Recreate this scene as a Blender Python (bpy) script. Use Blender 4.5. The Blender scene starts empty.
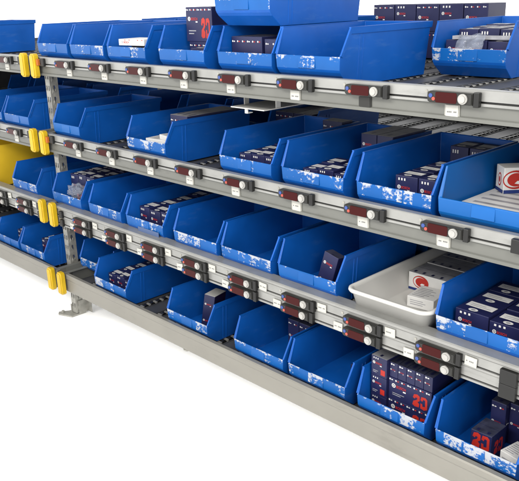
import bpy, bmesh, math, random
from mathutils import Vector, Matrix
random.seed(7)
sc = bpy.context.scene
C = sc.collection
ZF = 1.462          # camera height above the floor; all heights below are given relative to the camera
D = 1.5             # distance of the rack's front plane

# ------------------------------------------------------------------ materials
K = .54             # the place is lit for a clipped white floor, so every surface is a little darker than its usual value
def mat(name, col, rough=.5, metal=0., spec=.36, var=.0, vscale=8., bump=0., bscale=60., coat=0., scuff=0., scol=(.3, .4, .5), sstretch=(1, 1, 1), sscale=30):
    m = bpy.data.materials.new(name); m.use_nodes = True
    if name not in ('white floor', 'added bounce sheet'): col = tuple(c * K for c in col)
    nt = m.node_tree; b = nt.nodes['Principled BSDF']
    b.inputs['Base Color'].default_value = (*col, 1); b.inputs['Roughness'].default_value = rough
    b.inputs['Metallic'].default_value = metal; b.inputs['Specular IOR Level'].default_value = spec
    b.inputs['Coat Weight'].default_value = coat
    tc = nt.nodes.new('ShaderNodeTexCoord'); oi = nt.nodes.new('ShaderNodeObjectInfo')
    off = nt.nodes.new('ShaderNodeVectorMath'); off.operation = 'MULTIPLY_ADD'
    nt.links.new(oi.outputs['Random'], off.inputs[0]); off.inputs[1].default_value = (13, 17, 5)
    nt.links.new(tc.outputs['Object'], off.inputs[2])
    if var:
        n = nt.nodes.new('ShaderNodeTexNoise'); n.inputs['Scale'].default_value = vscale; n.inputs['Detail'].default_value = 6
        nt.links.new(off.outputs[0], n.inputs['Vector'])
        mr = nt.nodes.new('ShaderNodeMapRange'); mr.inputs[1].default_value = .3; mr.inputs[2].default_value = .7
        mr.inputs[3].default_value = 1 - var; mr.inputs[4].default_value = 1 + var
        nt.links.new(n.outputs['Fac'], mr.inputs[0])
        hs = nt.nodes.new('ShaderNodeHueSaturation'); hs.inputs['Color'].default_value = (*col, 1)
        nt.links.new(mr.outputs[0], hs.inputs['Value']); nt.links.new(hs.outputs[0], b.inputs['Base Color'])
        m2 = nt.nodes.new('ShaderNodeMapRange'); m2.inputs[3].default_value = rough - .08; m2.inputs[4].default_value = rough + .12
        nt.links.new(n.outputs['Fac'], m2.inputs[0]); nt.links.new(m2.outputs[0], b.inputs['Roughness'])
    if scuff:
        sv = nt.nodes.new('ShaderNodeVectorMath'); sv.operation = 'MULTIPLY'; sv.inputs[1].default_value = sstretch
        nt.links.new(off.outputs[0], sv.inputs[0])
        n3 = nt.nodes.new('ShaderNodeTexNoise'); n3.inputs['Scale'].default_value = sscale; n3.inputs['Detail'].default_value = 9; n3.inputs['Roughness'].default_value = .7
        nt.links.new(sv.outputs[0], n3.inputs['Vector'])
        m3 = nt.nodes.new('ShaderNodeMapRange'); m3.inputs[1].default_value = .56; m3.inputs[2].default_value = .74; m3.inputs[4].default_value = scuff
        nt.links.new(n3.outputs['Fac'], m3.inputs[0])
        mx = nt.nodes.new('ShaderNodeMix'); mx.data_type = 'RGBA'; nt.links.new(m3.outputs[0], mx.inputs['Factor'])
        nt.links.new(hs.outputs[0], mx.inputs['A']); mx.inputs['B'].default_value = (*[c * K for c in scol], 1)
        nt.links.new(mx.outputs['Result'], b.inputs['Base Color'])
    if bump:
        n2 = nt.nodes.new('ShaderNodeTexNoise'); n2.inputs['Scale'].default_value = bscale; n2.inputs['Detail'].default_value = 4
        nt.links.new(off.outputs[0], n2.inputs['Vector'])
        bp = nt.nodes.new('ShaderNodeBump'); bp.inputs['Strength'].default_value = bump; bp.inputs['Distance'].default_value = .004
        nt.links.new(n2.outputs['Fac'], bp.inputs['Height']); nt.links.new(bp.outputs[0], b.inputs['Normal'])
    m['off'] = off.name
    return m

BLUE = (.005, .120, .54)
M_blue = mat('blue plastic', BLUE, .36, spec=.24, var=.13, vscale=7, bump=.07, bscale=45, scuff=.20, scol=(.16, .32, .62), sstretch=(1, .35, 1.6), sscale=26)
M_pale = mat('bright blue plastic', (.008, .150, .52), .38, spec=.24, var=.07, vscale=6, bump=.05, bscale=45)
M_white = mat('white plastic', (.80, .79, .75), .4, var=.05, vscale=6, bump=.05)
M_yellowbin = mat('yellow plastic', (.98, .64, .03), .45, var=.08)
M_cap = mat('yellow cap plastic', (.80, .52, .012), .42, var=.10, vscale=30, bump=.08)
M_beam = mat('grey painted steel', (.215, .218, .198), .42, metal=.15, var=.06, vscale=9, bump=.05, bscale=30, scuff=.30, scol=(.10, .095, .08), sstretch=(.25, 1, 1), sscale=28)
M_low = mat('warm grey painted steel', (.350, .336, .295), .38, metal=.2, var=.05, vscale=7, bump=.05, bscale=25, scuff=.28, scol=(.13, .12, .10), sstretch=(.2, 1, 1), sscale=24)
M_alu = mat('aluminium rail', (.455, .455, .435), .32, metal=.4, var=.10, vscale=14, scuff=.30, scol=(.14, .135, .12), sstretch=(.15, 1, 1), sscale=40)
M_galv = mat('galvanised steel', (.50, .49, .44), .45, metal=.35, var=.2, vscale=40)
M_black = mat('black plastic', (.012, .012, .0115), .42, var=.1, vscale=25)
M_body = mat('dark grey plastic', (.024, .024, .021), .40, var=.1, vscale=25)
M_disp = mat('dark red display', (.058, .005, .005), .16, spec=.12)
M_btn = mat('white button', (.54, .53, .50), .35, var=.08, vscale=200)
M_ledb = mat('blue key', (.05, .10, .36), .3)
M_ledr = mat('red key', (.62, .10, .07), .3)
M_tag = mat('white tag', (.68, .67, .61), .5, var=.05, vscale=60)
M_ink = mat('dark ink', (.22, .22, .22), .6)
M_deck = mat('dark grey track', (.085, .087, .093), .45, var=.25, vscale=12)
M_wheel = mat('black wheel', (.016, .016, .017), .35)
M_axle = mat('bright wheel rim', (.55, .54, .50), .35, metal=.4)
M_navy = mat('navy card', (.016, .019, .085), .42, var=.14, vscale=14, bump=.03)
M_navtop = mat('scuffed navy card', (.05, .055, .10), .5, var=.35, vscale=40, bump=.05)
M_grytop = mat('grey card', (.40, .40, .43), .5, var=.25, vscale=30, bump=.05)
M_paper = mat('white paper', (.92, .91, .88), .55, var=.05, vscale=30)
M_red = mat('red print', (.56, .030, .018), .45, var=.12, vscale=40)
M_band = mat('blue print', (.02, .045, .22), .45)
M_orng = mat('orange red print', (.60, .16, .02), .5)
M_film = mat('clear wrap', (.45, .5, .62), .06, var=.3, vscale=60, bump=.5, bscale=50)
M_film.node_tree.nodes['Principled BSDF'].inputs['Alpha'].default_value = .30
M_end = mat('dim end steel', (.15, .15, .135), .5, var=.1)
M_floor = mat('white floor', (.95, .95, .95), .7)
M_bounce = mat('added bounce sheet', (.80, .80, .78), .6)  # for the added reflector under the bottom shelf

# blue plastic with torn paper residue: the paper patches have a shape of their own, set per bin by its «wear» property
def residue(name, base):
    m = mat(name, base, .36, spec=.22, var=.10, vscale=7, bump=.05, bscale=45)
    nt = m.node_tree; b = nt.nodes['Principled BSDF']; N = nt.nodes.new; L = nt.links.new
    off = nt.nodes[m['off']]
    tc = [n for n in nt.nodes if n.type == 'TEX_COORD'][0]
    base_link = b.inputs['Base Color'].links[0].from_socket
    wear = N('ShaderNodeAttribute'); wear.attribute_type = 'OBJECT'; wear.attribute_name = 'wear'
    fine = N('ShaderNodeTexNoise'); fine.inputs['Scale'].default_value = 135; fine.inputs['Detail'].default_value = 7; fine.inputs['Roughness'].default_value = .62
    big = N('ShaderNodeTexNoise'); big.inputs['Scale'].default_value = 19; big.inputs['Detail'].default_value = 1.5
    st = N('ShaderNodeVectorMath'); st.operation = 'MULTIPLY'; st.inputs[1].default_value = (1, 1, .6)
    s2 = N('ShaderNodeVectorMath'); s2.operation = 'MULTIPLY'; s2.inputs[1].default_value = (.65, 1, 1.0); L(off.outputs[0], s2.inputs[0])
    L(off.outputs[0], st.inputs[0]); L(st.outputs[0], big.inputs['Vector']); L(s2.outputs[0], fine.inputs['Vector'])
    sep = N('ShaderNodeSeparateXYZ'); L(tc.outputs['Object'], sep.inputs[0])
    edge = N('ShaderNodeMapRange'); edge.inputs[1].default_value = .070; edge.inputs[2].default_value = .081; edge.inputs[3].default_value = 0; edge.inputs[4].default_value = .17
    L(sep.outputs['Z'], edge.inputs[0])
    sx = N('ShaderNodeSeparateXYZ'); L(off.outputs[0], sx.inputs[0])
    wob = N('ShaderNodeMath'); wob.operation = 'MULTIPLY_ADD'; L(fine.outputs['Fac'], wob.inputs[0]); wob.inputs[1].default_value = .022; L(sx.outputs['X'], wob.inputs[2])
    dv = N('ShaderNodeMath'); dv.operation = 'DIVIDE'; L(wob.outputs[0], dv.inputs[0]); dv.inputs[1].default_value = .027
    fl = N('ShaderNodeMath'); fl.operation = 'FLOOR'; L(dv.outputs[0], fl.inputs[0])
    wn = N('ShaderNodeTexWhiteNoise'); wn.noise_dimensions = '1D'; L(fl.outputs[0], wn.inputs['W'])
    w5 = N('ShaderNodeMath'); w5.operation = 'MULTIPLY_ADD'; L(wn.outputs['Value'], w5.inputs[0]); w5.inputs[1].default_value = .32; L(fine.outputs['Fac'], w5.inputs[2])
    a1 = N('ShaderNodeMath'); a1.operation = 'MULTIPLY_ADD'; L(big.outputs['Fac'], a1.inputs[0]); a1.inputs[1].default_value = .75; L(w5.outputs[0], a1.inputs[2])
    a2 = N('ShaderNodeMath'); a2.operation = 'ADD'; L(a1.outputs[0], a2.inputs[0]); L(edge.outputs[0], a2.inputs[1])
    a3 = N('ShaderNodeMath'); a3.operation = 'MULTIPLY_ADD'; L(wear.outputs['Fac'], a3.inputs[0]); a3.inputs[1].default_value = .55; L(a2.outputs[0], a3.inputs[2])
    th = N('ShaderNodeMapRange'); th.inputs[1].default_value = 1.375; th.inputs[2].default_value = 1.475; L(a3.outputs[0], th.inputs[0])
    low = N('ShaderNodeMapRange'); low.inputs[1].default_value = .038; low.inputs[2].default_value = .044; L(sep.outputs['Z'], low.inputs[0])
    ml = N('ShaderNodeMath'); ml.operation = 'MULTIPLY'; L(th.outputs[0], ml.inputs[0]); L(low.outputs[0], ml.inputs[1])
    m8 = N('ShaderNodeMath'); m8.operation = 'MULTIPLY'; L(ml.outputs[0], m8.inputs[0]); m8.inputs[1].default_value = .86
    mix = N('ShaderNodeMix'); mix.data_type = 'RGBA'
    L(m8.outputs[0], mix.inputs['Factor']); L(base_link, mix.inputs['A']); mix.inputs['B'].default_value = (.66 * K, .67 * K, .68 * K, 1)
    L(mix.outputs['Result'], b.inputs['Base Color'])
    r = N('ShaderNodeMapRange'); r.inputs[3].default_value = .33; r.inputs[4].default_value = .75; L(ml.outputs[0], r.inputs[0]); 
    L(r.outputs[0], b.inputs['Roughness'])
    return m
M_res = residue('blue plastic with paper residue', (.006, .128, .47))

# ------------------------------------------------------------------ mesh helpers
def box(bm, x0, x1, y0, y1, z0, z1, mi=0, bev=0.):
    vs = [bm.verts.new((x, y, z)) for z in (z0, z1) for y in (y0, y1) for x in (x0, x1)]
    fs = [bm.faces.new([vs[i] for i in q]) for q in ((0, 2, 3, 1), (4, 5, 7, 6), (0, 1, 5, 4), (2, 6, 7, 3), (0, 4, 6, 2), (1, 3, 7, 5))]
    for f in fs: f.material_index = mi
    if bev:
        es = list({e for f in fs for e in f.edges})
        r = bmesh.ops.bevel(bm, geom=es, offset=bev, segments=2, affect='EDGES', profile=.5)
        for f in r['faces']: f.material_index = mi
    return fs

def prism(bm, pts, axis, a0, a1, mi=0):
    """extrude the 2-D outline pts along an axis; axis 'x': pts=(y,z); 'y': pts=(x,z); 'z': pts=(x,y)"""
    def P(p, a): return {'x': (a, p[0], p[1]), 'y': (p[0], a, p[1]), 'z': (p[0], p[1], a)}[axis]
    A = [bm.verts.new(P(p, a0)) for p in pts]; B = [bm.verts.new(P(p, a1)) for p in pts]
    n = len(pts); fs = []
    for i in range(n): fs.append(bm.faces.new((A[i], A[(i + 1) % n], B[(i + 1) % n], B[i])))
    fs.append(bm.faces.new(A)); fs.append(bm.faces.new(B[::-1]))
    for f in fs: f.material_index = mi
    return fs

def cyl(bm, c, r, h, axis, n=16, mi=0, r2=None):
    r2 = r if r2 is None else r2
    M = {'x': Matrix.Rotation(math.pi / 2, 4, 'Y'), 'y': Matrix.Rotation(math.pi / 2, 4, 'X'), 'z': Matrix.Identity(4)}[axis]
    q = bmesh.ops.create_cone(bm, cap_ends=True, segments=n, radius1=r, radius2=r2, depth=h, matrix=Matrix.Translation(c) @ M)
    for v in q['verts']:
        for f in v.link_faces: f.material_index = mi

def finish(bm, name, mats, parent=None, loc=(0, 0, 0), smooth=False, rot=None):
    bmesh.ops.recalc_face_normals(bm, faces=bm.faces)
    me = bpy.data.meshes.new(name); bm.to_mesh(me); bm.free()
    for m in (mats if isinstance(mats, (list, tuple)) else [mats]): me.materials.append(m)
    o = bpy.data.objects.new(name, me); C.objects.link(o); o.location = loc
    if rot: o.rotation_euler = rot
    if parent: o.parent = parent
    if smooth:
        for p in me.polygons: p.use_smooth = True
    return o

def empty(name, loc, label, cat, group=None):
    o = bpy.data.objects.new(name, None); C.objects.link(o); o.location = loc; o.empty_display_size = .05
    o['label'] = label; o['category'] = cat
    if group: o['group'] = group
    return o

def copy_tree(o, parent=None):
    c = o.copy(); C.objects.link(c)
    if parent: c.parent = parent
    for ch in list(o.children): copy_tree(ch, c)
    return c

# ------------------------------------------------------------------ setting
bm = bmesh.new(); box(bm, -7.5, 3.5, -2.5, 6.0, -.05, 0)
o = finish(bm, 'floor', M_floor); o['kind'] = 'structure'

# ------------------------------------------------------------------ racks
LEV = {1: (-.212, -.288, -.240), 2: (-.532, -.612, -.568), 3: (-.851, -.937, -.885), 4: (-1.179, -1.264, -1.222)}   # beam top, beam bottom, deck
def Z(z): return z + ZF

def upright(root, x, y, depth=.040, width=.038, ztop=-.235, face=1):
    bm = bmesh.new()
    def strip(cols, fx):
        zs = []; z = .012
        top = Z(ztop)
        while z < top - .05: zs += [(z, z + .027, False), (z + .027, z + .050, True)]; z += .050
        zs.append((z, top, False))
        for i in range(len(cols) - 1):
            for z0, z1, hole in zs:
                if hole and i % 2 == 1:
                    # tear-drop slot: keep the lower corners of the cell
                    a0, a1 = cols[i], cols[i + 1]; m = (a0 + a1) / 2; zm = z0 + (z1 - z0) * .45
                    for tri in (((a0, z0), (m - (a1 - a0) * .22, z0), (a0, zm)), ((a1, z0), (a1, zm), (m + (a1 - a0) * .22, z0))):
                        bm.faces.new([bm.verts.new(fx(a, z)) for a, z in tri])
                    continue
                bm.faces.new([bm.verts.new(fx(a, z)) for a, z in ((cols[i], z0), (cols[i + 1], z0), (cols[i + 1], z1), (cols[i], z1))])
    w = width
    strip([0, w * .16, w * .36, w * .64, w * .84, w], lambda a, z: (x + a, y, z))
    strip([0, depth * .35, depth * .6, depth], lambda a, z: (x + w, y + a, z))
    strip([0, depth * .35, depth * .6, depth], lambda a, z: (x, y + a, z))
    bmesh.ops.remove_doubles(bm, verts=bm.verts, dist=.0004)
    bmesh.ops.recalc_face_normals(bm, faces=bm.faces)
    bmesh.ops.solidify(bm, geom=bm.faces[:], thickness=.002)
    u = finish(bm, 'upright', M_galv, root)
    bm = bmesh.new()
    prism(bm, [(x - .055, y - .045), (x - .035, y - .06), (x + w + .004, y - .03), (x + w + .004, y + depth + .01), (x - .012, y + depth + .01), (x - .03, y - .005)], 'z', .0005, .008)
    box(bm, x - .006, x - .001, y - .004, y + depth, .008, .05)
    cyl(bm, (x - .032, y - .035, .012), .008, .010, 'z', 6)
    box(bm, x + w + .003, x + w + .006, y + .012, y + depth + .03, .008, .075); box(bm, x + w + .006, x + w + .034, y + depth + .022, y + depth + .028, .008, .075)
    finish(bm, 'foot', M_galv, u)
    return u

# pick module, built once and copied
def make_module(root):
    bm = bmesh.new()
    prism(bm, [(-.095, -.006), (-.0935, -.0105), (-.088, -.0134), (.023, -.0134), (.023, .0134), (-.088, .0134), (-.0935, .0105), (-.095, .006)], 'y', -.016, 0)
    bmesh.ops.bevel(bm, geom=[e for e in bm.edges if all(v.co.y < -.015 for v in e.verts)], offset=.002, segments=2, affect='EDGES')
    box(bm, .023, .038, -.013, 0, -.0175, .0165, 1, .002)
    m = finish(bm, 'pick_module', [M_body, M_black], root)
    bm = bmesh.new(); prism(bm, [(-.072, -.0095), (-.069, -.012), (-.019, -.012), (-.016, -.0095), (-.016, .0095), (-.019, .012), (-.069, .012), (-.072, .0095)], 'y', -.0168, -.0150)
    finish(bm, 'display', M_disp, m)
    bm = bmesh.new(); cyl(bm, (0, -.019, 0), .0118, .008, 'y', 24)
    bmesh.ops.bevel(bm, geom=[e for e in bm.edges if all(v.co.y < -.022 for v in e.verts)], offset=.0035, segments=2, affect='EDGES')
    finish(bm, 'push_button', M_btn, m, smooth=False)
    bm = bmesh.new(); cyl(bm, (-.0845, -.0165, .003), .0050, .003, 'y', 14)
    finish(bm, 'blue_key', M_ledb, m)
    bm = bmesh.new(); cyl(bm, (-.0765, -.0165, -.004), .0042, .003, 'y', 14)
    finish(bm, 'red_key', M_ledr, m)
    return m

def make_tag(root, framed, blank=False, gap=3, n=6):
    bm = bmesh.new()
    if framed: box(bm, -.020, .020, -.0022, 0, -.0165, .0165, 1)
    w, h = (.0165, .0155) if framed else (.0165, .0125)
    box(bm, -w, w, -.0034, -.0012, -h, h, 1 if blank else 0)
    if not blank:
        x = -.0125
        for k in range(n):
            ww = .0032
            if k != gap: box(bm, x, x + ww, -.0038, -.0030, -.0016, .0016, 2)
            x += .0043
    return finish(bm, 'label_tag', [M_tag, M_galv if not blank else M_body, M_ink], root)

PITCH = .2478
proto = {}
def rack(name, x0, x1, label, first_button, nmod, cap_side):
    root = empty(name, (x0, D, 0), label, 'rack', None)
    R = lambda x: x - x0
    Y = lambda y: y - D
    # uprights
    for lev, (zt, zb, zd) in LEV.items():
        deck = Z(zd)
        bx0, bx1 = R(x0) + .004, R(x1)
        bm = bmesh.new()
        if lev in (1, 2):
            prism(bm, [(.009, Z(zb) + .004), (.006, Z(zb)), (.05, Z(zb)), (.05, Z(zt) - .012), (.009, Z(zt) - .037)], 'x', bx0, bx1)
            prism(bm, [(.0045, Z(zb) + .0005), (.0088, Z(zb) + .0005), (.0088, Z(zb) + .012), (.0045, Z(zb) + .009)], 'x', bx0, bx1)
            finish(bm, 'beam', M_beam, root)
        elif lev == 3:
            prism(bm, [(.022, Z(zb) + .004), (.05, Z(zb) + .004), (.05, Z(zt) - .012), (.022, Z(zt) - .012)], 'x', bx0, bx1)
            finish(bm, 'beam', M_beam, root)
        else:
            prism(bm, [(.004, Z(zb) + .003), (.010, Z(zb)), (.05, Z(zb)), (.05, Z(zb) + .002), (.011, Z(zb) + .004), (.008, Z(zt) - .004), (.022, Z(zt) - .003), (.022, Z(zt) - .0005), (.006, Z(zt)), (.002, Z(zt) - .004), (.002, Z(zt) - .020), (.005, Z(zt) - .026), (.004, Z(zb) + .028)], 'x', bx0, bx1)
            finish(bm, 'beam', M_low, root)
        rails = {1: [zt], 2: [zt], 3: [zt - .012, zt - .050], 4: []}[lev]
        for rz in rails:
            t = Z(rz)
            bm = bmesh.new()
            prism(bm, [(0, t - .0255), (.007, t - .0255), (.007, t - .0305), (-.001, t - .0305), (-.001, t - .0365), (.021, t - .0365), (.021, t), (.002, t), (0, t - .002)], 'x', bx0 + .01, bx1)
            box(bm, bx0 + .012, bx1 - .004, .0045, .0068, t - .0300, t - .0260, 1)
            for k in range(12):
                xx = R(first_button) - .16 + .25 * k
                if bx0 + .05 < xx < bx1 - .02: cyl(bm, (xx + .04, -.0005, t - .012), .0042, .002, 'y', 10, 2)
            finish(bm, 'rail', [M_alu, M_black, M_galv], root)
            # black end clip
            bm = bmesh.new()
            ex = R(x0) + .075 if cap_side < 0 else R(x1) - .075
            box(bm, ex - .012, ex + .012, -.013, 0, t - .036, t - .004, 0, .003)
            finish(bm, 'rail_clip', M_black, root)
        if lev == 3:
            bm = bmesh.new(); t = Z(zt)
            prism(bm, [(-.004, t - .010), (-.004, t - .003), (.0, t), (.045, t), (.045, t - .0105), (.003, t - .0105)], 'x', bx0, bx1)
            finish(bm, 'top_ledge', M_alu, root)
        # pick modules and tags
        for ri, rz in enumerate(rails):
            for k in range(nmod):
                bx = R(first_button + PITCH * k) + random.uniform(-.003, .003)
                if 'm' not in proto: m = proto['m'] = make_module(root)
                else: m = copy_tree(proto['m'], root)
                m.location = (bx, -.0012, Z(rz) - .0215)
                if lev in (1, 2):
                    blank = (lev == 1 and k == 6 and cap_side < 0)
                    v_ = random.randrange(4); key = 'tb' if blank else 'tf%d' % v_
                    if key not in proto: t = proto[key] = make_tag(root, True, blank, (3, 2, 4, 1)[v_], (6, 6, 5, 5)[v_])
                    else: t = copy_tree(proto[key], root)
                    t.location = (bx + (-.022, -.022, -.022, -.042, -.060, -.042, -.045, -.040)[k], .0085, Z(rz) - .0565)
                    t.rotation_euler = (0, random.gauss(0, .035), 0)
                else:
                    v_ = random.randrange(4); key = 'tu%d' % v_
                    if key not in proto: t = proto[key] = make_tag(root, False, False, (3, 2, 4, 1)[v_], (6, 6, 5, 5)[v_])
                    else: t = copy_tree(proto[key], root)
                    t.location = (bx + (.062 if ri == 0 else -.120), -.0012, Z(rz) - .0185 - (.002 if ri else 0))
                    t.rotation_euler = (0, random.gauss(0, .05), 0)
        # yellow end cap on the beam end and the depth-wise side channel behind it
        cx = R(x0) + .020 if cap_side < 0 else R(x1) - .020
        zt2, zb2 = Z(zt) + .014, Z(zb) - .008
        bm = bmesh.new()
        w = .0195
        r_ = .008
        prism(bm, [(cx - w, zb2 + r_), (cx - w + r_, zb2), (cx + w - r_, zb2), (cx + w, zb2 + r_), (cx + w, zt2 - r_), (cx + w - r_, zt2), (cx - w + r_, zt2), (cx - w, zt2 - r_)], 'y', -.030, -.0065)
        bmesh.ops.bevel(bm, geom=[e for e in bm.edges if all(v.co.y < -.029 for v in e.verts)], offset=.006, segments=3, affect='EDGES')
        if lev in (1, 2) and cap_side < 0:
            box(bm, cx + w + .0006, cx + w + .014, -.020, -.008, (zt2 + zb2) / 2 + .002, (zt2 + zb2) / 2 + .028, 1, .002)
        finish(bm, 'end_cap', [M_cap, M_orng], root)
        for sx, inn in ((R(x0) + .003, 1), (R(x1) - .003, -1)):
            bm = bmesh.new()
            a, b = sorted((sx, sx + .002 * inn)); c, d = sorted((sx, sx + .022 * inn))
            prism(bm, [(a, Z(zb) + .001), (d if inn > 0 else b, Z(zb) + .001)] if False else [(a, Z(zb) + .001), (b, Z(zb) + .001), (b, Z(zt) - .001), (a, Z(zt) - .001)], 'y', .052 if (inn * cap_side > 0 or True) else 0, .80)
            prism(bm, [(c, Z(zt) - .0008), (d, Z(zt) - .0008), (d, Z(zt) + .0012), (c, Z(zt) + .0012)], 'y', -.004, .80)
            finish(bm, 'side_channel', M_beam, root)
            bm = bmesh.new(); box(bm, a, b, -.006, .0515, Z(zb) + .001, Z(zt) - .001)
            finish(bm, 'end_plate', M_end, root)
        # roller tracks running into the depth
        x = R(x0) + .03
        depth = 1.45
        while x + .118 < R(x1) - (.085 if cap_side > 0 else 0):
            if lev == 4 and 0: pass
            bm = bmesh.new()
            y0 = .056
            prism(bm, [(x, deck - .022), (x + .082, deck - .022), (x + .082, deck - .002), (x + .079, deck - .002), (x + .079, deck - .005), (x + .003, deck - .005), (x + .003, deck - .002), (x, deck - .002)], 'y', y0, y0 + depth)
            box(bm, x + .0825, x + .1215, y0, y0 + depth, deck - .024, deck - .016)
            n = int(depth / .034)
            for k in range(n):
                yy = y0 + .015 + k * .034
                cyl(bm, (x + .101, yy, deck - .0125), .0125, .016, 'x', 10, 1)
                box(bm, x + .090, x + .112, yy + .0135, yy + .0205, deck - .0155, deck - .002, 2)
            finish(bm, 'roller_track', [M_deck, M_wheel, M_axle], root)
            x += .1235
        bm = bmesh.new(); box(bm, R(x0) + .01, R(x1) - .01, 1.508, 1.55, Z(zb), Z(zt)); finish(bm, 'rear_beam', M_beam, root)
    bm = bmesh.new(); box(bm, R(x0) + .006, R(x1) - .006, .0515, 1.5, Z(-1.2635), Z(-1.2625)); finish(bm, 'bounce_sheet', M_bounce, root)  # unseen bright sheet added to bounce light onto the floor below
    # dark unseen sheets added to keep light out at the back and far end
    bm = bmesh.new(); box(bm, R(x0) + .012, R(x1) - .012, 1.5515, 1.5535, Z(-1.27), Z(-.225 if cap_side > 0 else -.62)); finish(bm, 'back_light_block', M_deck, root)
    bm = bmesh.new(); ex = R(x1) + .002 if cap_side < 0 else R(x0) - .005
    box(bm, ex, ex + .002, .056, 1.55, Z(-1.27), Z(-.225)); finish(bm, 'end_light_block', M_deck, root)
    return root

XR = -.40
main = rack('flow_rack', -2.885, XR, 'grey steel flow rack holding four long rows of blue bins', -2.606, 8, -1)
for x, y in ((-2.928, 2.255), (-2.92, 2.94), (XR - .08, 1.562), (XR - .08, 2.94)):
    upright(main, x - main.location.x, y - D)
# white plate on hangers under the top level
bm = bmesh.new(); mx, my = main.location.x, D
prism(bm, [(-1.725 - mx, .045), (-1.575 - mx, .045), (-1.575 - mx, .250), (-1.725 - mx, .250)], 'z', Z(-.3300), Z(-.3270))
box(bm, -1.668 - mx, -1.655 - mx, .052, .055, Z(-.345), Z(-.3302)); box(bm, -1.668 - mx, -1.655 - mx, .056, .074, Z(-.345), Z(-.3425))
for xx in (-1.722, -1.580):
    box(bm, xx - mx, xx + .003 - mx, .10, .12, Z(-.3268), Z(-.262))
finish(bm, 'hanging_plate', M_white, main)
# black end connectors at the right of the rails, and a bolt under the bottom beam
for lev, rz in ((1, -.212), (2, -.532), (3, -.863), (3, -.901)):
    bm = bmesh.new(); ex = -.705 - main.location.x
    box(bm, ex - .022, ex + .022, -.014, -.0012, Z(rz) - .041 if lev == 3 else Z(rz) - .038, Z(rz) - .003 if lev == 3 else Z(rz) - .004, 0, .002)
    finish(bm, 'end_connector', M_black, main)
bm = bmesh.new(); cyl(bm, (-2.04 - main.location.x, .05, Z(-1.278)), .011, .026, 'z', 10); cyl(bm, (-2.04 - main.location.x, .05, Z(-1.2925)), .016, .006, 'z', 10)
finish(bm, 'bolt', M_galv, main)
left = rack('flow_rack', -4.75, -2.935, 'grey steel flow rack on the left, cut off by the photo edge', -4.605, 7, 1)
for x, y in ((-3.029, 1.61), (-4.74, 1.562), (-4.74, 2.94), (-3.075, 2.255), (-3.075, 2.94)):
    upright(left, x - left.location.x, y - D)

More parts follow.
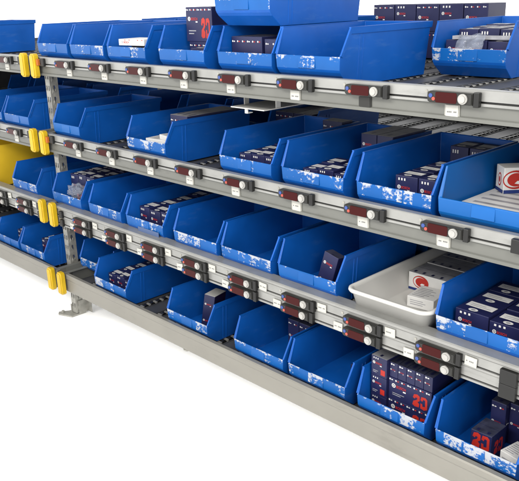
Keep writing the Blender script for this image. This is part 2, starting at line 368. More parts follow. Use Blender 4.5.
# ------------------------------------------------------------------ bins
def bin_meshes(w=.25, L=.425, H=.155, t=.0032, body=M_blue, lip=M_res, front=M_blue, flange=True):
    hw = w / 2 - .001; bw = w / 2 - .011
    def X(z): return bw + (hw - bw) * z / H
    prof = [(.050, 0), (.012, .030), (.005, .039), (.0015, .046), (0, .081), (.037, H), (L - .006, H), (L - .018, 0)]
    bm = bmesh.new()
    Lv = [bm.verts.new((-X(z), y, z)) for y, z in prof]; Rv = [bm.verts.new((X(z), y, z)) for y, z in prof]
    n = len(prof)
    bm.faces.new(Lv); bm.faces.new(Rv[::-1])
    for i in range(n):
        if i in (4, 5): continue                                 # front opening and open top
        f = bm.faces.new((Lv[i], Rv[i], Rv[(i + 1) % n], Lv[(i + 1) % n]))
        f.material_index = 1 if i == 3 else 0
    bmesh.ops.recalc_face_normals(bm, faces=bm.faces)
    # make sure normals point outward
    bm.normal_update()
    fb = [f for f in bm.faces if abs(f.normal.z) > .9][0]
    if fb.normal.z > 0: bmesh.ops.reverse_faces(bm, faces=bm.faces)
    me = bpy.data.meshes.new('body'); bm.to_mesh(me); bm.free()
    me.materials.append(body); me.materials.append(lip)
    o = bpy.data.objects.new('tmp', me); C.objects.link(o)
    s = o.modifiers.new('s', 'SOLIDIFY'); s.thickness = t; s.offset = -1; s.use_even_offset = True; s.use_rim = True
    b = o.modifiers.new('b', 'BEVEL'); b.width = .0022; b.segments = 2; b.limit_method = 'ANGLE'; b.angle_limit = math.radians(28)
    b.material = -1
    dg = bpy.context.evaluated_depsgraph_get()
    me2 = bpy.data.meshes.new_from_object(o.evaluated_get(dg)); me2.name = 'body'
    bpy.data.objects.remove(o)
    # ribs and rim
    bm = bmesh.new()
    for s_ in (-1, 1):
        for y in (.078, .094):
            q = [bm.verts.new((s_ * (X(z) - .0006), y + dy, z)) for dy in (0, .004) for z in (.004, H - .019)]
            q2 = [bm.verts.new((s_ * (X(z) + .0016), y + dy, z)) for dy in (0.0008, .0032) for z in (.004, H - .019)]
            for a, b_ in ((0, 1), (1, 3), (3, 2), (2, 0)): bm.faces.new((q[a], q[b_], q2[b_], q2[a]))
            bm.faces.new((q2[0], q2[1], q2[3], q2[2]))
    rib = bm
    out = [('body', me2)]
    if flange:
        e = .0040; h = .017
        def bar(P0, P1, s_):                                     # flange bar down the slanted edge of a side wall
            (ya, za), (yb, zb) = P0, P1
            d = Vector((yb - ya, zb - za)).normalized(); nrm = Vector((d.y, -d.x)) * .0095
            q = [(ya, za), (yb, zb), (yb + nrm.x, zb + nrm.y), (ya + nrm.x, za + nrm.y)]
            A = [bm.verts.new((s_ * (X(z) - .001), y, z)) for y, z in q]; B = [bm.verts.new((s_ * (X(z) + e * .8), y, z)) for y, z in q]
            for i in range(4): bm.faces.new((A[i], A[(i + 1) % 4], B[(i + 1) % 4], B[i]))
            bm.faces.new(A[::-1]); bm.faces.new(B)
        for s_ in (-1, 1):
            bar((.0012, .0835), (.0368, H - .001), s_)
            z0, z1 = H - h, H + .0015
            a, b_ = s_ * (X(H) - t - .0005), s_ * (X(H) + e)
            P = [(s_ * (X(z0) - .001), z0), (s_ * (X(z0) + e - .001), z0), (b_, z1), (a, z1), (a, H - .002), (s_ * (X(H) - .001), H - .002)]
            prism(bm, P, 'y', .036, L - .002)
        box(bm, -X(H) + .004, X(H) - .004, L - .0065, L - .001, H - h, H + .0013)
        r = [ed for ed in bm.edges if ed.calc_length() > .08]
        bmesh.ops.bevel(bm, geom=r, offset=.001, segments=2, affect='EDGES')
    bmesh.ops.recalc_face_normals(bm, faces=bm.faces)
    me3 = bpy.data.meshes.new('rim'); bm.to_mesh(me3); bm.free(); me3.materials.append(body)
    if flange: out.append(('rim', me3))
    bm = bmesh.new()
    box(bm, -.031, .031, -.0016, .0020, .0475, .0795, 0)
    bmesh.ops.rotate(bm, verts=bm.verts, cent=(0, .001, .06), matrix=Matrix.Rotation(-.04, 3, 'X'))
    bmesh.ops.bevel(bm, geom=[e_ for e_ in bm.edges], offset=.0008, segments=1, affect='EDGES')
    for s_ in (-1, 1):
        for xx in (.0845,):
            pass
    bmesh.ops.recalc_face_normals(bm, faces=bm.faces)
    me4 = bpy.data.meshes.new('label_slot'); bm.to_mesh(me4); bm.free(); me4.materials.append(lip)
    out.append(('label_slot', me4))
    return out

STD = bin_meshes()
NARROW = bin_meshes(w=.222, lip=M_pale)
PALE = bin_meshes(w=.262, t=.006, body=M_pale, lip=M_pale, flange=False)
YEL = bin_meshes(w=.27, H=.21, body=M_yellowbin, lip=M_yellowbin, flange=False)
LIPY = D + .030

BINS = {}
def make_bin(key, xc, base, label, meshes=STD, wear=.3, y=LIPY, rot=0., group='blue picking bins in the front row', cat='bin', name='storage_bin'):
    root = empty(name, (xc, y, Z(base)), label, cat, group)
    root.rotation_euler = (0, 0, rot)
    for n, me in meshes:
        o = bpy.data.objects.new(n, me); C.objects.link(o); o.parent = root; o['wear'] = wear
    BINS[key] = root
    return root

b1, b2, b3, b4 = (LEV[i][2] for i in (1, 2, 3, 4))
ORD = ['first', 'second', 'third', 'fourth', 'fifth', 'sixth', 'seventh', 'eighth']
SH = {1: 'top shelf', 2: 'second shelf', 3: 'third shelf', 4: 'bottom shelf'}
PHR = {}
def fb(key, lev, n, xc, label, **k):
    PHR[key] = '%s bin on %s' % (ORD[n], SH[lev])
    make_bin(key, xc, {1: b1, 2: b2, 3: b3, 4: b4}[lev], label, **k)

fb('B1', 1, 0, -2.790, 'empty blue bin with clean lip, leftmost on the main rack top shelf', wear=.08)
fb('B2', 1, 1, -2.528, 'empty blue bin with speckled paper remnants, second from left on the top shelf', wear=.40)
fb('B3', 1, 2, -2.264, 'blue bin holding a pale flat packet, third from left on the top shelf', wear=.36)
fb('B4', 1, 3, -1.946, 'blue bin with a tall navy carton standing above its rim on the top shelf', wear=.24)
fb('B5', 1, 4, -1.642, 'blue bin under a second bin stacked on top of it', wear=.40)
fb('B6', 1, 5, -1.387, 'empty blue bin showing its whole right side wall on the top shelf', wear=.26)
fb('B7', 1, 6, -1.116, 'blue bin pushed back on bare rollers at the right end of the top shelf', wear=.34, y=1.915)
make_bin('T', -1.645, b1 + .1568, 'blue bin stacked on top of another bin, cut off by the top edge', wear=.40)
fb('C1', 2, 0, -2.750, 'empty low-lipped blue bin, leftmost on the main rack second shelf', meshes=NARROW, wear=.0)
fb('C2', 2, 1, -2.186, 'blue bin holding loose white papers, second from left on the second shelf', wear=.42)
fb('C3', 2, 2, -1.655, 'blue bin with white-topped cartons, third from left on the second shelf', wear=.36)
fb('C4', 2, 3, -1.372, 'blue bin with two taller cartons at its back, middle of the second shelf', wear=.36)
fb('C5', 2, 4, -1.087, 'blue bin with ragged white lip beside the lighter blue bin on second shelf', wear=.42)
fb('C6', 2, 5, -.824, 'larger light blue bin with clean front, rightmost on the second shelf', meshes=PALE, wear=.0)
fb('D1', 3, 0, -2.815, 'blue bin holding wrapped packets with a red spot, leftmost on third shelf', wear=.44)
fb('D2', 3, 1, -2.513, 'empty blue bin with whitened lip, second from left on the third shelf', wear=.42)
fb('D3', 3, 2, -2.237, 'blue bin with a grey plate below its lip on the third shelf', wear=.36)
fb('D4', 3, 3, -1.932, 'empty blue bin with three white label patches, fourth on the third shelf', wear=.42)
fb('D5', 3, 4, -1.668, 'empty blue bin between two other empty bins in middle of third shelf', wear=.38)
fb('D6', 3, 5, -1.396, 'blue bin with one leaning carton, left of the white tray', wear=.22)
fb('D8', 3, 7, -.818, 'blue bin of navy cartons right of the white tray', wear=.30)
PHR['WB'] = 'white tray on third shelf'
fb('E0', 4, 0, -2.800, 'empty blue bin pushed back beside the upright, leftmost on the bottom shelf', y=1.620, wear=.40)
fb('E1', 4, 1, -2.530, 'blue bin filled with rows of white-topped cartons on the bottom shelf', wear=.42)
fb('E2', 4, 2, -2.008, 'blue bin with one upright tilted carton, third on the bottom shelf', wear=.42)
fb('E3', 4, 3, -1.621, 'blue bin with two dark cartons at its back on the bottom shelf', wear=.30)
fb('E4', 4, 4, -1.358, 'nearly empty blue bin with mottled white lip on the bottom shelf', wear=.48)
fb('E5', 4, 5, -1.073, 'blue bin heaped with tall stacks of navy cartons on the bottom shelf', wear=.36)
fb('E6', 4, 6, -.800, 'blue bin with a red-printed carton at the bottom right corner', wear=.50)
g = 'bins on the left rack'
make_bin('LT', -3.826, b1, 'dark side of a blue bin on the top of the left rack', wear=.2, group=g)
make_bin('L2', -3.196, b2, 'empty blue bin nearest the yellow cap on the left rack second shelf', wear=.10, group=g)
make_bin('L2b', -3.462, b2, 'blue bin cut by the left edge on the left rack second shelf', wear=.30, group=g)
make_bin('L3', -3.203, b3, 'blue bin beside the yellow bin on the left rack third shelf', wear=.40, group=g)
make_bin('L3y', -3.655, b3, 'yellow bin cut by the left edge on the left rack third shelf', meshes=YEL, wear=0, group=g)
make_bin('L4', -3.215, b4, 'blue bin nearest the upright on the left rack bottom shelf', wear=.34, group=g)
make_bin('L4b', -3.478, b4, 'blue bin cut by the left edge on the left rack bottom shelf', wear=.24, group=g)
PHR['L4'] = 'right bin on left rack bottom shelf'; PHR['L4b'] = 'left bin on left rack bottom shelf'
# grey plate hanging under the lip of one bin
bm = bmesh.new(); box(bm, -.034, .098, -.0052, -.0030, .012, .052, 0)
o = finish(bm, 'label_plate', mat('slate blue plate', (.10, .16, .33), .45, var=.05), BINS['D3'])
# rear row
REAR = {1: ['B1', 'B2', 'B3', 'B4'], 2: ['C1', 'x2', 'C2', 'x4', 'C6'], 3: ['D1', 'D2', 'D3', 'D4', 'D5', 'D6', 'WB', 'D8'], 4: ['E1', 'x1', 'E2', 'E3', 'E4', 'E5', 'E6']}
slotx = {'x2': -2.475, 'x4': -1.925, 'x1': -2.27, 'WB': -1.09}
for lev, ks in REAR.items():
    for i, k in enumerate(ks):
        xc = slotx.get(k) or BINS[k].location.x
        if k in ('C1', 'C2', 'E1'): pass
        where = {'x2': 'behind first gap', 'x4': 'behind second gap', 'x1': 'behind second gap'}.get(k)
        if k == 'WB': where = 'behind white tray'
        if where is None: where = 'behind ' + PHR[k].split(' on ')[0]
        lab = 'shaded blue bin in rear row %s, %s of main rack' % (where, SH[lev])
        make_bin('r' + k, xc, {1: b1, 2: b2, 3: b3, 4: b4}[lev], lab, wear=.3, y=2.03 + random.uniform(-.02, .03), rot=random.uniform(-.02, .02), group='blue bins in the rear row')
        PHR['r' + k] = 'rear %s bin %s' % (SH[lev].replace(' ', '-'), where)
for lev in (2, 3, 4):
    for i, xc in enumerate((-3.25, -3.56, -3.87, -4.18)):
        make_bin('q%d%d' % (lev, i), xc, {2: b2, 3: b3, 4: b4}[lev], 'shaded blue bin in the rear row of the left rack, %s, %s from right' % (SH[lev], ORD[i]), wear=.3, y=2.03, group='blue bins in the rear row')

# white tray
t = empty('tray', (-1.089, 1.515, Z(b3)), 'shallow white plastic tray with rolled rim on the third shelf', 'tray')
def rrect(x0, x1, y0, y1, r, n=6):
    pts = []
    for cx, cy, a0 in ((x1 - r, y1 - r, 0), (x0 + r, y1 - r, 90), (x0 + r, y0 + r, 180), (x1 - r, y0 + r, 270)):
        for k in range(n + 1):
            a = math.radians(a0 + 90 * k / n); pts.append((cx + r * math.cos(a), cy + r * math.sin(a)))
    return pts
bm = bmesh.new()
hx, L_, H_ = .136, .60, .086
rings = []
for (ins, z, r) in ((.022, 0, .02), (.004, H_ - .012, .028), (-.003, H_ - .012, .032), (-.006, H_ - .007, .034), (-.005, H_ - .001, .034), (0, H_, .03), (.006, H_ - .002, .025), (.009, H_ - .010, .022), (.026, .004, .018)):
    rings.append([bm.verts.new((x, y, z)) for x, y in rrect(-hx + ins, hx - ins, ins, L_ - ins, r)])
for a, b in zip(rings, rings[1:]):
    n = len(a)
    for i in range(n): bm.faces.new((a[i], a[(i + 1) % n], b[(i + 1) % n], b[i]))
bm.faces.new(rings[0][::-1]); bm.faces.new(rings[-1])
finish(bm, 'tray_shell', M_white, t, smooth=True)
BINS['WB'] = t

# ------------------------------------------------------------------ cartons
def word_mesh(s):
    cu = bpy.data.curves.new('w', 'FONT'); cu.body = s; cu.size = 1; cu.offset = .02
    o = bpy.data.objects.new('w', cu); C.objects.link(o)
    me = bpy.data.meshes.new_from_object(o.evaluated_get(bpy.context.evaluated_depsgraph_get()))
    bpy.data.objects.remove(o)
    vs = [(v.co.x, v.co.y) for v in me.vertices]; mx = max(v[0] for v in vs); my = max(v[1] for v in vs); n = min(v[0] for v in vs)
    d = ([((x - n) / (mx - n), y / my) for x, y in vs], [list(p.vertices) for p in me.polygons])
    bpy.data.meshes.remove(me); return d
WORD = word_mesh('BOSCH')

MATS = [M_navy, M_paper, M_red, M_navtop, M_grytop, M_band, M_orng]
def carton(w, d, h, front='logo', top='label', side='', body=0):
    """cuboid carton standing on z=0, front face towards -y at y=0"""
    bm = bmesh.new()
    box(bm, -w / 2, w / 2, 0, d, 0, h, body, min(.0016, h * .05))
    if top in ('scuff', 'grey', 'white'):
        mi = {'scuff': 3, 'grey': 4, 'white': 1}[top]
        for f in bm.faces:
            if f.normal.z > .9 or (sum(v.co.z for v in f.verts) / len(f.verts) > h - .0008): f.material_index = mi
    e = .0005
    def F(pts, mi, face='f', depth=e):
        def P(p, a):
            if face == 'f': return (p[0], -a, p[1])
            if face == 't': return (p[0], p[1], h + a)
            if face == 'l': return (-w / 2 - a, p[0], p[1])
            return (w / 2 + a, p[0], p[1])
        A = [bm.verts.new(P(p, depth)) for p in pts]; f = bm.faces.new(A); f.material_index = mi
    def circ(cx, cy, r, mi, face='f', depth=e, sx=1., n=16):
        F([(cx + r * sx * math.cos(k * 2 * math.pi / n), cy + r * math.sin(k * 2 * math.pi / n)) for k in range(n)], mi, face, depth)
    def rect(x0, x1, y0, y1, mi, face='f', depth=e): F([(x0, y0), (x1, y0), (x1, y1), (x0, y1)], mi, face, depth)
    def word(x0, y0, ww, hh, mi, face='f', depth=e):
        vs, ps = WORD
        for p in ps: F([(x0 + vs[i][0] * ww, y0 + vs[i][1] * hh) for i in p], mi, face, depth)
    def logo(x, z, s, face='f'):
        circ(x + s * .5, z, s * .5, 1, face); circ(x + s * .5, z, s * .30, 0, face, e + .0002); circ(x + s * .5, z, s * .17, 1, face, e + .0004)
        word(x + s * 1.2, z - s * .32, s * 2.4, s * .62, 2, face)
        rect(x + s * 2.9, x + s * 3.6, z - s * .85, z - s * .55, 1, face)
    def glyph(x0, x1, z0, z1, mi=2, face='f'):
        W_, H2 = x1 - x0, z1 - z0
        a = [(0, .10), (.16, .0), (.44, .04), (.46, .30), (.34, .42), (.48, .56), (.47, .90), (.30, 1), (.08, .92), (.02, .66), (.16, .60), (.20, .74), (.32, .70), (.28, .56), (.06, .40)]
        b = [(.54, .02), (.80, -.04), (1, .10), (.98, .84), (.86, .97), (.58, .94), (.53, .66), (.66, .60), (.72, .78), (.84, .74), (.85, .26), (.68, .22), (.66, .40), (.54, .42)]
        for pl in (a, b): F([(x0 + u * W_, z0 + v * H2) for u, v in pl], mi, face)
    def dots(z, n, face='f', ln=None):
        ln = ln or w
        for k in range(n):
            x = -ln / 2 + ln * (k + .5) / n - ln / n * .25
            if face == 's': x += ln / 2
            circ(x, z, .0028, 1, face); rect(x + .0045, x + .010, z - .002, z + .0012, 2 if k % 3 else 1, face)
    if front == 'logo':
        logo(-w * .40, h * .66, min(.011, w * .16)); rect(w * .12, w * .40, h * .12, h * .40, 2); rect(-w * .38, -w * .05, h * .24, h * .27, 4); rect(-w * .38, -w * .14, h * .16, h * .19, 4)
        for q_ in range(3): rect(-w * .36 + w * .13 * q_, -w * .30 + w * .13 * q_, h * .86, h * .93, 1)
    elif front == 'logo2':
        logo(-w * .38, h * .74, min(.011, w * .17)); logo(-w * .38, h * .28, min(.011, w * .17))
    elif front == 'big':
        logo(-w * .42, h * .66, min(.014, h * .2)); glyph(w * .08, w * .42, h * .10, h * .70)
        rect(-w * .40, -w * .12, h * .30, h * .33, 4); rect(-w * .40, -w * .2, h * .22, h * .25, 4)
        dots(h * .92, 7)
    elif front == 'dots':
        dots(h * .88, max(1, int(w / .022))); logo(-w * .40, h * .52, min(.012, w * .17))
    elif front == 'glyph':
        glyph(-w * .42, w * .42, h * .42, h * .96); circ(0, h * .2, min(w * .13, .008), 1); circ(0, h * .2, min(w * .07, .004), 2, depth=e + .0003)
    elif front == 'orange':
        logo(-w * .40, h * .80, min(.012, w * .16)); glyph(w * .05, w * .42, h * .2, h * .6, 6)
    elif front == 'oval':
        r = h * .36; cx = -w / 2 + w * .24 if w > .1 else 0
        circ(cx, h * .54, r, 2, sx=1.35, n=28); circ(cx - r * .15, h * .54, r * .80, 1, sx=1.35, n=28, depth=e + .0002)
        circ(cx + r * .05, h * .54, r * .72, 2, sx=1.3, n=28, depth=e + .0004)
        F([(cx - r * .1, h * .54 - r * .4), (cx + r * .5, h * .54 - r * .5), (cx + r * .7, h * .54 - r * .15), (cx + r * .2, h * .54 - r * .12)], 1, 'f', e + .0006)
        rect(-w * .5 + .001, w * .5 - .001, .001, h * .15, 5)
        if w > .1: rect(w * .15, w * .36, h * .66, h * .76, 2)
    elif front == 'text':
        for k in range(3): rect(-w * .38, w * (.1 + .1 * (k % 2)), h * (.3 + .18 * k), h * (.36 + .18 * k), 4)
    if top == 'label':
        rect(-w * .40, w * .40, d * .38, d * .74, 1, 't'); circ(-w * .05, d * .17, d * .105, 1, 't', sx=min(1.5, .36 * w / (.105 * d) * .9))
        circ(-w * .05, d * .17, d * .06, 4, 't', e + .0002, sx=1.2)
        rect(-w * .3, w * .3, d * .47, d * .50, 4, 't', e + .0002); rect(-w * .3, w * .12, d * .58, d * .61, 4, 't', e + .0002)
    elif top == 'text':
        for k in range(6): rect(-w * .40, w * (.05 + .3 * ((k * 37) % 5) / 5), d * (.14 + .12 * k), d * (.18 + .12 * k), 4, 't')
    elif top in ('scuff', 'grey'):
        for k in range(max(1, int(w / .03))):
            x = -w / 2 + (k + .5) * w / max(1, int(w / .03)); rect(x - .004, x + .004, d * .08, d * .22, 0, 't')
        rect(-w * .49, w * .49, d * .495, d * .51, 0, 't')
    if side == 'left':
        circ(d * .5, h * .5, h * .26, 2, 'l', sx=.62); circ(d * .5, h * .5, h * .20, 1, 'l', e + .0002, sx=.6); circ(d * .5, h * .5, h * .12, 2, 'l', e + .0004, sx=.6); rect(.001, d - .001, .001, h * .15, 5, 'l')
    if side == 'glyph': glyph(d * .2, d * .8, h * .25, h * .75, 2, 's')
    elif side == 'dots': dots(h * .5, max(1, int(d / .03)), 's', d)
    elif side == 'logo': logo(d * .15, h * .6, min(.012, d * .16), 's')
    me_mats = MATS
    bmesh.ops.recalc_face_normals(bm, faces=[f for f in bm.faces if len(f.edges[0].link_faces) == 2])
    me = bpy.data.meshes.new('carton'); bm.to_mesh(me); bm.free()
    for m in me_mats: me.materials.append(m)
    return me

def put(key, me, x, y, z, label, rot=0., tilt=0., roll=0., cat='box', group=None, name='carton'):
    r = BINS[key]
    o = bpy.data.objects.new(name, me); C.objects.link(o)
    b = Matrix.Translation(r.location) @ Matrix.Rotation(r.rotation_euler.z, 4, 'Z')
    o.matrix_world = b @ Matrix.Translation((x, y, z)) @ Matrix.Rotation(rot, 4, 'Z') @ Matrix.Rotation(tilt, 4, 'X') @ Matrix.Rotation(roll, 4, 'Y')
    o['label'] = label; o['category'] = cat
    if group: o['group'] = group
    return o

ROWW = ['front row', 'second row', 'third row', 'fourth row', 'fifth row', 'sixth row']
COLW = {1: [''], 2: [' left', ' right'], 3: [' left', ' middle', ' right'], 4: [' leftmost', ' second', ' third', ' rightmost']}
def grid(key, x0, y0, nx, ny, w, d, h, front='logo', top='label', z=.0042, desc='white-topped navy carton', skip=(), jit=.002, layer=''):
    mes = [carton(w - .003, d - .003, h + dh, front, top, 'logo') for dh in (0, .0035, -.003)]
    for j in range(ny):
        for i in range(nx):
            if (i, j) in skip: continue
            lab = '%s, %s%s%s, in the %s' % (desc, ROWW[j], COLW[nx][i], layer, PHR[key])
            put(key, random.choice(mes), x0 + w * (i + .5), y0 + d * j + random.uniform(0, jit), z, lab, rot=random.gauss(0, .014), group='cartons in the ' + PHR[key])

NV = 'navy carton'
# top shelf
put('B3', carton(.14, .10, .022, 'dots', 'none', body=1), .024, .012, .086, 'thin pale packet lying flat in the third bin on the top shelf', rot=.08)
put('B3', carton(.12, .12, .080, 'dots', 'grey'), .03, .052, .0042, 'grey-topped carton beneath the thin packet in the third bin on top shelf', rot=.05)
put('B4', carton(.135, .11, .096, 'dots', 'none'), .002, .094, .0042, 'lower navy carton under the tall red-printed one on the top shelf')
put('B4', carton(.135, .11, .112, 'big', 'scuff'), -.010, .094, .1005, 'upper navy carton with red print standing above its bin on the top shelf')
put('B4', carton(.085, .040, .079, 'dots', 'label'), .035, .051, .0042, 'short navy carton with white top in front of the tall ones on top shelf')
me = carton(.135, .12, .120, 'dots', 'scuff')
put('B5', me, -.040, .052, .0042, 'wide navy carton with dotted edge under the stacked bin')
put('B5', carton(.06, .12, .114, 'dots', 'scuff'), .066, .055, .0042, 'narrow navy carton right of the wide one under the stacked bin')
grid('B7', -.105, .051, 3, 1, .068, .07, .098, 'logo2', 'label', desc='white-flapped navy carton')
grid('B7', -.105, .12, 3, 3, .068, .08, .128, 'logo', 'label', desc='taller navy carton', layer=' behind')
put('B7', carton(.19, .03, .010, 'none', 'none', body=4), .015, .055, .1040, 'pale strip lying across the cartons in the seventh bin on top shelf', rot=.1, cat='strip', name='card_strip')
bm = bmesh.new()
# crumpled clear wrap
q = bmesh.ops.create_grid(bm, x_segments=10, y_segments=8, size=.5)
for v in bm.verts: v.co = Vector((v.co.x * .085, v.co.y * .03 + random.uniform(-.004, .004), .03 + v.co.y * .05 + random.uniform(-.006, .006)))
me = bpy.data.meshes.new('wrap'); bmesh.ops.solidify(bm, geom=bm.faces[:], thickness=.0006); bm.to_mesh(me); bm.free(); me.materials.append(M_film)
for p_ in me.polygons: p_.use_smooth = True
put('B7', me, -.01, .026, .065, 'crumpled clear wrap at the front of the pushed-back bin', cat='wrap', name='plastic_wrap')
# tall rear cartons behind the top shelf bins
for i in range(5):
    for k, hh in ((0, .096), (1, .098)):
        m = carton(.096, .12, hh, 'logo' if i in (1, 3) else 'dots', 'scuff')
        o = put('B6', m, -1.785 + .0995 * i - BINS['B6'].location.x, 2.42 - LIPY, .0008 + .0968 * k, '%s navy carton of the stack standing behind the top shelf bins, %s from left' % (('lower', 'upper')[k], ORD[i]), rot=random.uniform(-.03, .03), group='cartons stacked at the rear of the top shelf')
for i, k in enumerate(('rB2', 'rB3', 'rB4')):
    grid(k, -.10, .04, 2, 2, .09, .13, .145, 'dots', 'scuff', desc='scuffed navy carton')
# second shelf
put('C2', carton(.15, .075, .072, 'text', 'text', body=1), .015, .052, .0042, 'white paper packet in the second bin on the second shelf', rot=.08)
put('C2', carton(.08, .06, .018, 'none', 'text', body=1), .045, .055, .0765, 'small white packet lying on the larger one on the second shelf', rot=-.2)
grid('C3', -.082, .052, 3, 3, .060, .082, .081)
put('C3', carton(.085, .055, .158, 'dots', 'grey'), .066, .350, .0042, 'tall grey-topped carton at the back of the third bin on second shelf')
grid('C4', -.082, .052, 3, 2, .061, .084, .074)
for i in range(2):
    put('C4', carton(.058, .17, .158, 'orange', 'grey'), .028 + .060 * i, .232, .0042, 'tall navy carton at the back %s of fourth bin on second shelf' % ('left', 'right')[i])
grid('C5', -.045, .075, 2, 3, .073, .076, .094)
for i in range(2):
    put('C5', carton(.058, .09, .14, 'logo', 'label'), .010 + .062 * i, .306, .0042, 'tall white-topped carton at the back %s of fifth bin on second shelf' % ('left', 'right')[i])
sheet = carton(.19, .28, .004, 'none', 'text', body=1)
put('C6', carton(.19, .26, .036, 'none', 'none', body=1), .02, .062, .0062, 'block of white paper under the printed sheets in the larger light blue bin', cat='papers', name='paper_stack')
put('C6', carton(.222, .34, .014, 'none', 'text', body=1), .004, .010, .0426, 'stack of white printed sheets in the larger light blue bin', cat='papers', name='paper_stack')
put('C6', carton(.13, .055, .070, 'oval', 'none', 'left', body=1), -.018, .259, .0567, 'white carton with red oval emblem standing on the white sheets', rot=.85)
put('C6', carton(.07, .04, .026, 'none', 'none', body=1), .012, .290, .1272, 'small plain white carton on top of the one with red oval', rot=.85)
# third shelf
grid('D1', -.095, .085, 3, 4, .066, .078, .150, 'logo', 'label', desc='pale-topped navy carton')
bm = bmesh.new(); q = bmesh.ops.create_icosphere(bm, subdivisions=4, radius=1)
for v in bm.verts:
    n = v.co.copy(); s = 1 + .22 * math.sin(7 * n.x + 3 * n.z) * math.cos(9 * n.y + 2) + .10 * math.sin(19 * n.z + 11 * n.x) + random.uniform(-.03, .03); v.co = Vector((n.x * .05 * s, n.y * .035 * s, n.z * .03 * s))
me = bpy.data.meshes.new('wrapped_packet'); bm.to_mesh(me); bm.free(); me.materials.append(M_film)
for p_ in me.polygons: p_.use_smooth = True
put('D1', me, .02, .045, .095, 'crumpled clear-wrapped packet before the cartons in the first bin on third shelf', cat='packet', name='wrapped_packet')
put('D1', carton(.03, .02, .075, 'none', 'none', body=2), .055, .052, .0042, 'small red packet at the front of the first bin on third shelf', rot=.3, cat='packet')
grid('D3', -.103, .055, 3, 4, .069, .082, .102, 'logo', 'label')
put('D6', carton(.058, .038, .125, 'logo2', 'scuff'), .012, .060, .008, 'navy carton with two emblems leaning to the right in the sixth bin', tilt=-.12, roll=.22)
put('WB', carton(.185, .10, .058, 'oval', 'grey', body=1), -.018, .275, .0045, 'white carton with red oval and grey top, front of the white tray')
for i in range(1, 3):
    put('WB', carton(.185, .088, .060, 'oval', 'grey', body=1), -.018, .287 + .0885 * i, .0045, 'white carton with grey top, %s row in the white tray' % ('', 'second', 'third')[i])
put('WB', carton(.085, .095, .034, 'text', 'text', body=1), .006, .165, .0045, 'flat white carton with fine print at the front of the white tray', rot=.12)
grid('D8', -.100, .060, 2, 3, .100, .088, .082, 'logo')
put('D8', carton(.14, .06, .165, 'orange', 'scuff'), .035, .335, .0042, 'tall navy carton with orange print at the back of the bin right of tray')
# bottom shelf
grid('E1', -.086, .051, 3, 5, .061, .062, .088, 'logo', 'label')
put('E2', carton(.046, .09, .145, 'logo2', 'white', 'dots'), .020, .075, .006, 'navy carton with white end tilted in the middle of third bottom bin', rot=.35, tilt=-.10, roll=.12)

put('E2', carton(.08, .10, .10, 'glyph', 'scuff', body=0), .06, .26, .0042, 'dark carton with red print at the back of third bottom bin')
for i in range(2):
    put('E3', carton(.052, .14, .130, 'dots', 'scuff'), .008 + .054 * i, .17, .0042, '%s dark navy carton at the back of the fourth bottom bin' % ('left', 'right')[i])
put('E4', carton(.05, .05, .085, 'logo', 'label'), .070, .12, .0042, 'small carton at the right of the fifth bottom bin')
# heaped bin
for k in range(3):
    put('E5', carton(.058, .085, .0645, 'logo', 'grey' if k == 2 else 'none', 'glyph'), -.078, .051, .0042 + .065 * k, '%s carton of the left stack in the heaped sixth bottom bin' % ('lowest', 'middle', 'topmost')[k], rot=-.04)
for k in range(3):
    put('E5', carton(.058, .085, .0645, 'logo', 'grey' if k == 2 else 'none', 'dots'), -.078, .138, .0042 + .065 * k, '%s carton of the back left stack in the heaped sixth bottom bin' % ('lowest', 'middle', 'topmost')[k])
for k in range(2):
    put('E5', carton(.148, .09, .069, 'big', 'none'), .026, .060, .0042 + .0695 * k, '%s wide red-printed carton in the heaped sixth bottom bin' % ('lower', 'upper')[k])
    put('E5', carton(.148, .09, .069, 'logo', 'none'), .026, .152, .0042 + .0695 * k, '%s wide carton of second row in the heaped sixth bottom bin' % ('lower', 'upper')[k])
for i in range(5):
    put('E5', carton(.0288, .17, .048, 'dots', 'scuff'), -.033 + .0296 * i, .062, .1436, '%s small carton from left lying on wide cartons in the heaped bottom bin' % ORD[i], group='small cartons on top of the heaped bin')
put('E6', carton(.062, .08, .085, 'glyph', 'scuff', 'glyph'), -.012, .055, .0042, 'navy carton with red glyph at the front of the last bottom bin', tilt=-.02)
for i in range(3):
    put('E6', carton(.045, .08, .13, 'dots', 'scuff', 'dots'), -.02 + .046 * i, .16 + .02 * i, .0042, '%s dark upright carton behind the red-printed one in the last bottom bin' % ('left', 'middle', 'right')[i])
put('E6', carton(.06, .07, .06, 'text', 'text', body=1), .075, .05, .0042, 'white printed carton at the right edge of the last bottom bin', rot=-.2)
grid('L4', -.03, .07, 2, 2, .060, .09, .105, 'logo', 'label', desc='pale-topped carton')
grid('L4b', -.02, .07, 2, 2, .056, .09, .100, 'logo', 'label', desc='pale-topped carton')
# rear bins
for k in ('rx4', 'rC6'):
    grid(k, -.10, .03, 2, 3, .095, .11, .150 if k != 'rx4' else .13, 'dots', 'grey' if k == 'rx4' else 'label', desc='grey-topped navy carton' if k == 'rx4' else 'white-topped navy carton')
for k in ('rD1', 'rD2', 'rD6', 'rD8', 'rWB'):
    grid(k, -.10, .03, 3, 3, .064, .11, .150, 'logo', 'label')
for k in ('rE1', 'rE3', 'rE5', 'rE6'):
    grid(k, -.10, .03, 2, 2, .095, .12, .13, 'dots', 'scuff', desc='dark carton')
# white cardboard sheet lying over a rear bin on the second shelf

put('C2', carton(.10, .26, .158, 'dots', 'grey'), .060, .115, .0042, 'tall grey-topped carton at the back of the second bin on second shelf')

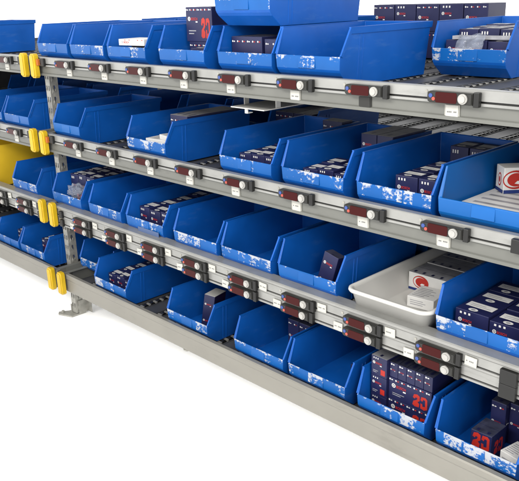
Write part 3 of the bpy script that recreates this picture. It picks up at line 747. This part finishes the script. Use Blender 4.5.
# ------------------------------------------------------------------ light
w = bpy.data.worlds.new('World'); sc.world = w; w.use_nodes = True
bg = w.node_tree.nodes['Background']; bg.inputs['Color'].default_value = (1, 1, 1, 1); bg.inputs['Strength'].default_value = 1
wt = w.node_tree; wc = wt.nodes.new('ShaderNodeTexCoord'); ws = wt.nodes.new('ShaderNodeSeparateXYZ'); wm = wt.nodes.new('ShaderNodeMapRange')   # bright low down, dimmer overhead
wt.links.new(wc.outputs['Generated'], ws.inputs[0]); wt.links.new(ws.outputs['Z'], wm.inputs[0])
wm.inputs[1].default_value = .05; wm.inputs[2].default_value = 1; wm.inputs[3].default_value = 2.35; wm.inputs[4].default_value = .75
wt.links.new(wm.outputs[0], bg.inputs['Strength'])
def area(name, loc, target, sx, sy, power, col=(1, .97, .92)):
    l = bpy.data.lights.new(name, 'AREA'); l.shape = 'RECTANGLE'; l.size = sx; l.size_y = sy; l.energy = power; l.color = col
    o = bpy.data.objects.new(name, l); C.objects.link(o); o.location = loc
    o.rotation_euler = (Vector(target) - Vector(loc)).to_track_quat('-Z', 'Y').to_euler()
    return o
area('ceiling_light', (-1.4, -1.5, ZF + 1.5), (-1.6, 1.5, .7), 3.0, .7, 150)
area('ceiling_light', (1.2, -.5, ZF + 1.2), (-1.4, 1.6, .7), .7, 2.0, 85)

# ------------------------------------------------------------------ camera
Rv = Vector((0.6985484473286446, 0.715015412395846, -0.027982615516388806)); Uv = Vector((-0.20960801823255, 0.2418578945498009, 0.9474013075442529)); Fv = Vector((-0.6841743530909081, 0.6559403317988121, -0.3188224203099612))
cd = bpy.data.cameras.new('camera'); cam = bpy.data.objects.new('camera', cd); C.objects.link(cam)
M = Matrix((Rv, Uv, -Fv)).transposed().to_4x4(); M.translation = (0, 0, ZF)
cam.matrix_world = M
cd.sensor_fit = 'HORIZONTAL'; cd.sensor_width = 36; cd.lens = 725.4253863476716 / 519 * 36; cd.clip_start = .02; cd.clip_end = 200
sc.camera = cam
sc.view_settings.view_transform = 'Standard'; sc.view_settings.look = 'None'; sc.view_settings.exposure = 0; sc.view_settings.gamma = 1
